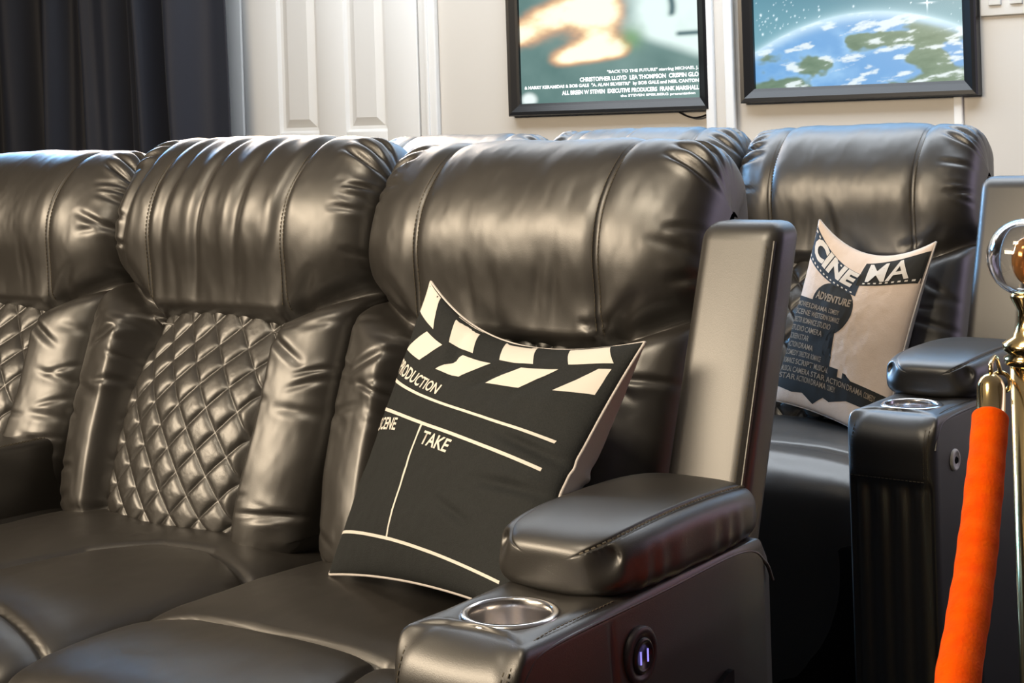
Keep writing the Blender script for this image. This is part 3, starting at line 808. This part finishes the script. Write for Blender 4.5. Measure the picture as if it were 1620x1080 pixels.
def local(p, o): return tuple(np.array(p) - np.array(o))
O1 = (-0.28, -0.38, 0.47)
c1 = thing('throw_cushion', 'square charcoal cushion printed with a film clapperboard and white reverse', 'cushion', O1)
P1 = Pillow(*[local(q, O1) for q in (px_at(682, 446, 2.16), px_at(1020, 542, 1.87), px_at(522, 908, 2.10), px_at(806, 968, 1.68))], 0.048, 0.13, 0.03, back=1.9, wr=0.004, seed=3)
P1.n = P1.n
P1.folds = [((0.30, 0.02), (0.42, 0.30), 0.035, 0.010), ((0.62, 0.10), (0.50, 0.28), 0.03, 0.008), ((0.99, 0.5), (0.72, 0.46), 0.022, 0.010), ((0.99, 0.62), (0.70, 0.64), 0.022, 0.009), ((0.60, 0.74), (0.80, 0.80), 0.02, 0.006)]
P1.build(c1, CHAR, CANVASW)
L1, L2, L3 = 0.345, 0.45, 0.87
TI = 0.10
lines = [bar(0.0, L1, 0.95, L1 + TI * 0.95, 0.012), bar(0.0, L2, 0.95, L2 + TI * 0.95, 0.012), bar(0.0, L3, 0.95, L3 + TI * 0.6, 0.010), bar(0.38, L2 + TI * 0.38, 0.38, L3 + TI * 0.25, 0.010)]
P1.decal('printed_lines', lines, INKW, c1)
st = []
def para(x, y0, y1, w_, sl): return [(x, y0), (x + w_, y0), (x + w_ + sl, y1), (x + sl, y1)]
for k in range(5):
    x = -0.05 + k * 0.27
    def cl(pl): return [(min(max(a, 0.0), 0.975), b) for a, b in pl]
    a = cl(para(x, 0.0, 0.10, 0.14, 0.07)); b = cl(para(x + 0.18, 0.125, 0.235, 0.14, -0.09))
    for q in (a, b):
        if max(p[0] for p in q) - min(p[0] for p in q) > 0.03: st.append(q)
P1.decal('printed_stripes', st, INKW, c1)
P1.text('printed_lettering', 'PRODUCTION', 0.03, 0.322, 0.36, 0.055, INKW, c1, 0.02, 0.15, rot=0.09)
P1.text('printed_lettering', 'SCENE', 0.04, 0.53, 0.18, 0.045, INKW, c1, 0.02)
P1.text('printed_lettering', 'TAKE', 0.41, 0.560, 0.16, 0.048, INKW, c1, 0.02, rot=0.10)

O2 = (-0.30, 0.85, 0.47)
c2 = thing('throw_cushion', 'square cream cushion with dark silhouette print and cinema lettering on film strips', 'cushion', O2)
P2 = Pillow(*[local(q, O2) for q in (px_at(1297, 348, 3.12), px_at(1481, 383, 2.98), px_at(1222, 632, 3.12), px_at(1396, 705, 2.86))], 0.045, 0.13, 0.03, back=1.5, wr=0.003, seed=8)
P2.build(c2, CREAM, CANVASW)
def arcband(x0, x1, yf, t, n=24):
    xs_ = np.linspace(x0, x1, n); return [[(xs_[i], yf(xs_[i])), (xs_[i + 1], yf(xs_[i + 1])), (xs_[i + 1], yf(xs_[i + 1]) + t), (xs_[i], yf(xs_[i]) + t)] for i in range(n - 1)]
fy1 = lambda x: 0.03 + 0.20 * x
P2.decal('printed_film_strip', arcband(0.0, 0.58, fy1, 0.17), INKBLUE, c2, 0.0005)
fy2 = lambda x: 0.06 - 0.10 * (x - 0.55) + 0.16 * (x - 0.55) ** 2
P2.decal('printed_film_strip', arcband(0.55, 1.0, fy2, 0.17), INKB, c2, 0.0007)
hol = []
for k in range(13):
    x = 0.02 + k * 0.042
    for dy in (0.012, 0.148): y = fy1(x) + dy; hol.append([(x, y), (x + 0.018, y + 0.004), (x + 0.018, y + 0.014), (x, y + 0.010)])
for k in range(9):
    x = 0.60 + k * 0.044
    for dy in (0.148,): y = fy2(x) + dy; hol.append([(x, y), (x + 0.02, y), (x + 0.02, y + 0.010), (x, y + 0.010)])
P2.decal('printed_perforations', hol, INKW, c2, 0.0011)
P2.text('printed_lettering', 'CINE', 0.04, 0.160, 0.50, 0.12, INKW, c2, 0.05, 0.1, 0.20, eps=0.0024)
P2.text('printed_lettering', 'MA', 0.60, 0.195, 0.33, 0.13, INKW, c2, 0.015, -0.1, -0.03, eps=0.0024)
cir = [(0.40 + 0.20 * math.cos(t) * 1.0, 0.43 + 0.17 * math.sin(t)) for t in np.linspace(0, 2 * math.pi, 40, endpoint=False)]
body = [(0.0, 0.42), (0.25, 0.42), (0.50, 0.54), (0.42, 0.62), (0.30, 0.665), (0.44, 0.68), (0.44, 0.71), (0.52, 0.71), (0.52, 0.75), (0.60, 0.75), (0.60, 0.79), (0.64, 0.79), (0.64, 0.76), (0.66, 0.76), (0.66, 0.80),
        (0.72, 0.80), (0.72, 0.785), (1.0, 0.785), (1.0, 0.88), (0.7, 0.89), (0.55, 0.93), (0.50, 0.92), (0.40, 0.97), (0.30, 0.93), (0.2, 0.94), (0.0, 0.92)]
P2.decal('printed_silhouette', [cir], INKB, c2, 0.0005); P2.decal('printed_silhouette', [body], INKB, c2, 0.0006)
R = random.Random(5)
P2.text('printed_lettering', 'ADVENTURE', 0.23, 0.405, 0.34, 0.055, INKTAN, c2, 0.03, eps=0.0012)
words = ['MOVIES', 'ACTION', 'DRAMA', 'SCENE', 'COMEDY', 'WESTERN', 'DIRECTOR', 'ROMANCE', 'SCRIPT', 'STUDIO', 'MUSICAL', 'CAMERA', 'SCREEN', 'STAR']
rows = [(0.03, 0.475, 0.5), (0.03, 0.52, 0.52), (0.03, 0.565, 0.46), (0.03, 0.61, 0.40), (0.03, 0.655, 0.28), (0.03, 0.70, 0.38), (0.03, 0.745, 0.44), (0.03, 0.79, 0.52), (0.03, 0.835, 0.92), (0.03, 0.875, 0.6)]
for i, (x, y, xe) in enumerate(rows):
    while x < xe - 0.05:
        wd = min(R.uniform(0.12, 0.2), xe - x)
        P2.text('printed_lettering', words[(i * 3 + int(x * 10)) % len(words)], x, y, wd, 0.030, INKTAN, c2, 0.01, eps=0.0012); x += wd + 0.012

# ------------------------------------------------------------------ stanchion and rope
SX, SY = 0.349, 0.146
sp_ = thing('rope_stanchion', 'polished brass rope stanchion with glass ball finial beside the farther sofa', 'stanchion', (SX, SY, 0))
lathe('base', [(0, 0.0), (0.155, 0.0), (0.16, 0.012), (0.15, 0.022), (0.06, 0.035), (0.035, 0.05), (0.0, 0.05)], BRASS, sp_)
lathe('pole', [(0.0245, 0.04), (0.0245, 0.752), (0.0, 0.752)], BRASS, sp_)
lathe('collar', [(0.0245, 0.735), (0.031, 0.738), (0.032, 0.746), (0.026, 0.750), (0.033, 0.756), (0.033, 0.764), (0.020, 0.772), (0.014, 0.790), (0.013, 0.805), (0.022, 0.822), (0.020, 0.828), (0.0, 0.828)], BRASS, sp_)
gp = [(0.0, 0.826)] + [(0.047 * math.cos(t), 0.872 + 0.047 * math.sin(t)) for t in np.linspace(-1.4, math.pi / 2, 26)]
gb = lathe('glass_finial', gp, GLASS, sp_)
gs = gb.modifiers.new('shell', 'SOLIDIFY'); gs.thickness = 0.0025; gs.offset = -1
lathe('finial_core', [(0.0, 0.832)] + [(0.019 * math.cos(t), 0.868 + 0.030 * math.sin(t)) for t in np.linspace(-1.3, math.pi / 2, 16)], AMBER, gb)
tube('hook_ring', [(-0.026 - 0.012 + 0.012 * math.cos(t), 0.0, 0.712 + 0.012 * math.sin(t)) for t in np.linspace(0, 2 * math.pi, 24, endpoint=False)], 0.003, BRASS, sp_, 8, closed=True)

rp0 = np.array((0.2895, 0.095, 0.700))
RP = [px_at(1568, 592, 1.86), px_at(1567, 655, 1.83), px_at(1558, 760, 1.76), px_at(1545, 880, 1.68), px_at(1531, 980, 1.61), px_at(1514, 1085, 1.54)]
d_ = RP[-1] - RP[-2]
RP += [RP[-1] + d_ * 1.0 + np.array((0.01, -0.02, -0.01)), RP[-1] + d_ * 2.2 + np.array((0.04, -0.09, -0.05))]
RP += [RP[-1] + np.array((0.03, -0.12, -0.16)), (RP[-1] + np.array((0.05, -0.17, 0)))* np.array((1, 1, 0)) + np.array((0, 0, 0.03)), (RP[-1] + np.array((0.12, -0.30, 0))) * np.array((1, 1, 0)) + np.array((0, 0, 0.022))]
RPd, RL = catmull(RP, 420)
org = tuple(RPd[0])
rope = thing('velvet_rope', 'orange-red velvet rope hanging from the brass stanchion', 'rope', org)
k0 = int(np.argmin(np.linalg.norm(RPd - RP[1], axis=1)))
pts = RPd[k0:] - np.array(org)
tt = np.linspace(0, 1, len(pts))
rad = 0.0205 + 0.0012 * sstep(0, 0.3, tt) + 0.0003 * np.sin(tt * 90) + 0.0003 * np.sin(tt * 211 + 1)
rad[0] = 0.010; rad[1] = 0.018
tube('velvet_sleeve', pts, rad, VELVET, rope, 28)
e0 = RPd[:k0 + 3] - np.array(org); tt = np.linspace(0, 1, len(e0))
er = 0.0165 * np.sqrt(np.clip(1 - (1 - np.clip(tt / 0.35, 0, 1)) ** 2, 0.02, 1))
tube('brass_end_cap', e0, er, BRASS, rope, 28)
hk = RPd[0] - np.array(org)
ringp = np.array((SX - 0.038, SY, 0.724)) - np.array(org)
tube('snap_hook', catmull([hk + np.array((0, 0, -0.006)), hk + np.array((0.0, 0.0, 0.012)), (hk + ringp) / 2 + np.array((0, 0, 0.02)), ringp], 24)[0], 0.0028, BRASS, rope, 8)
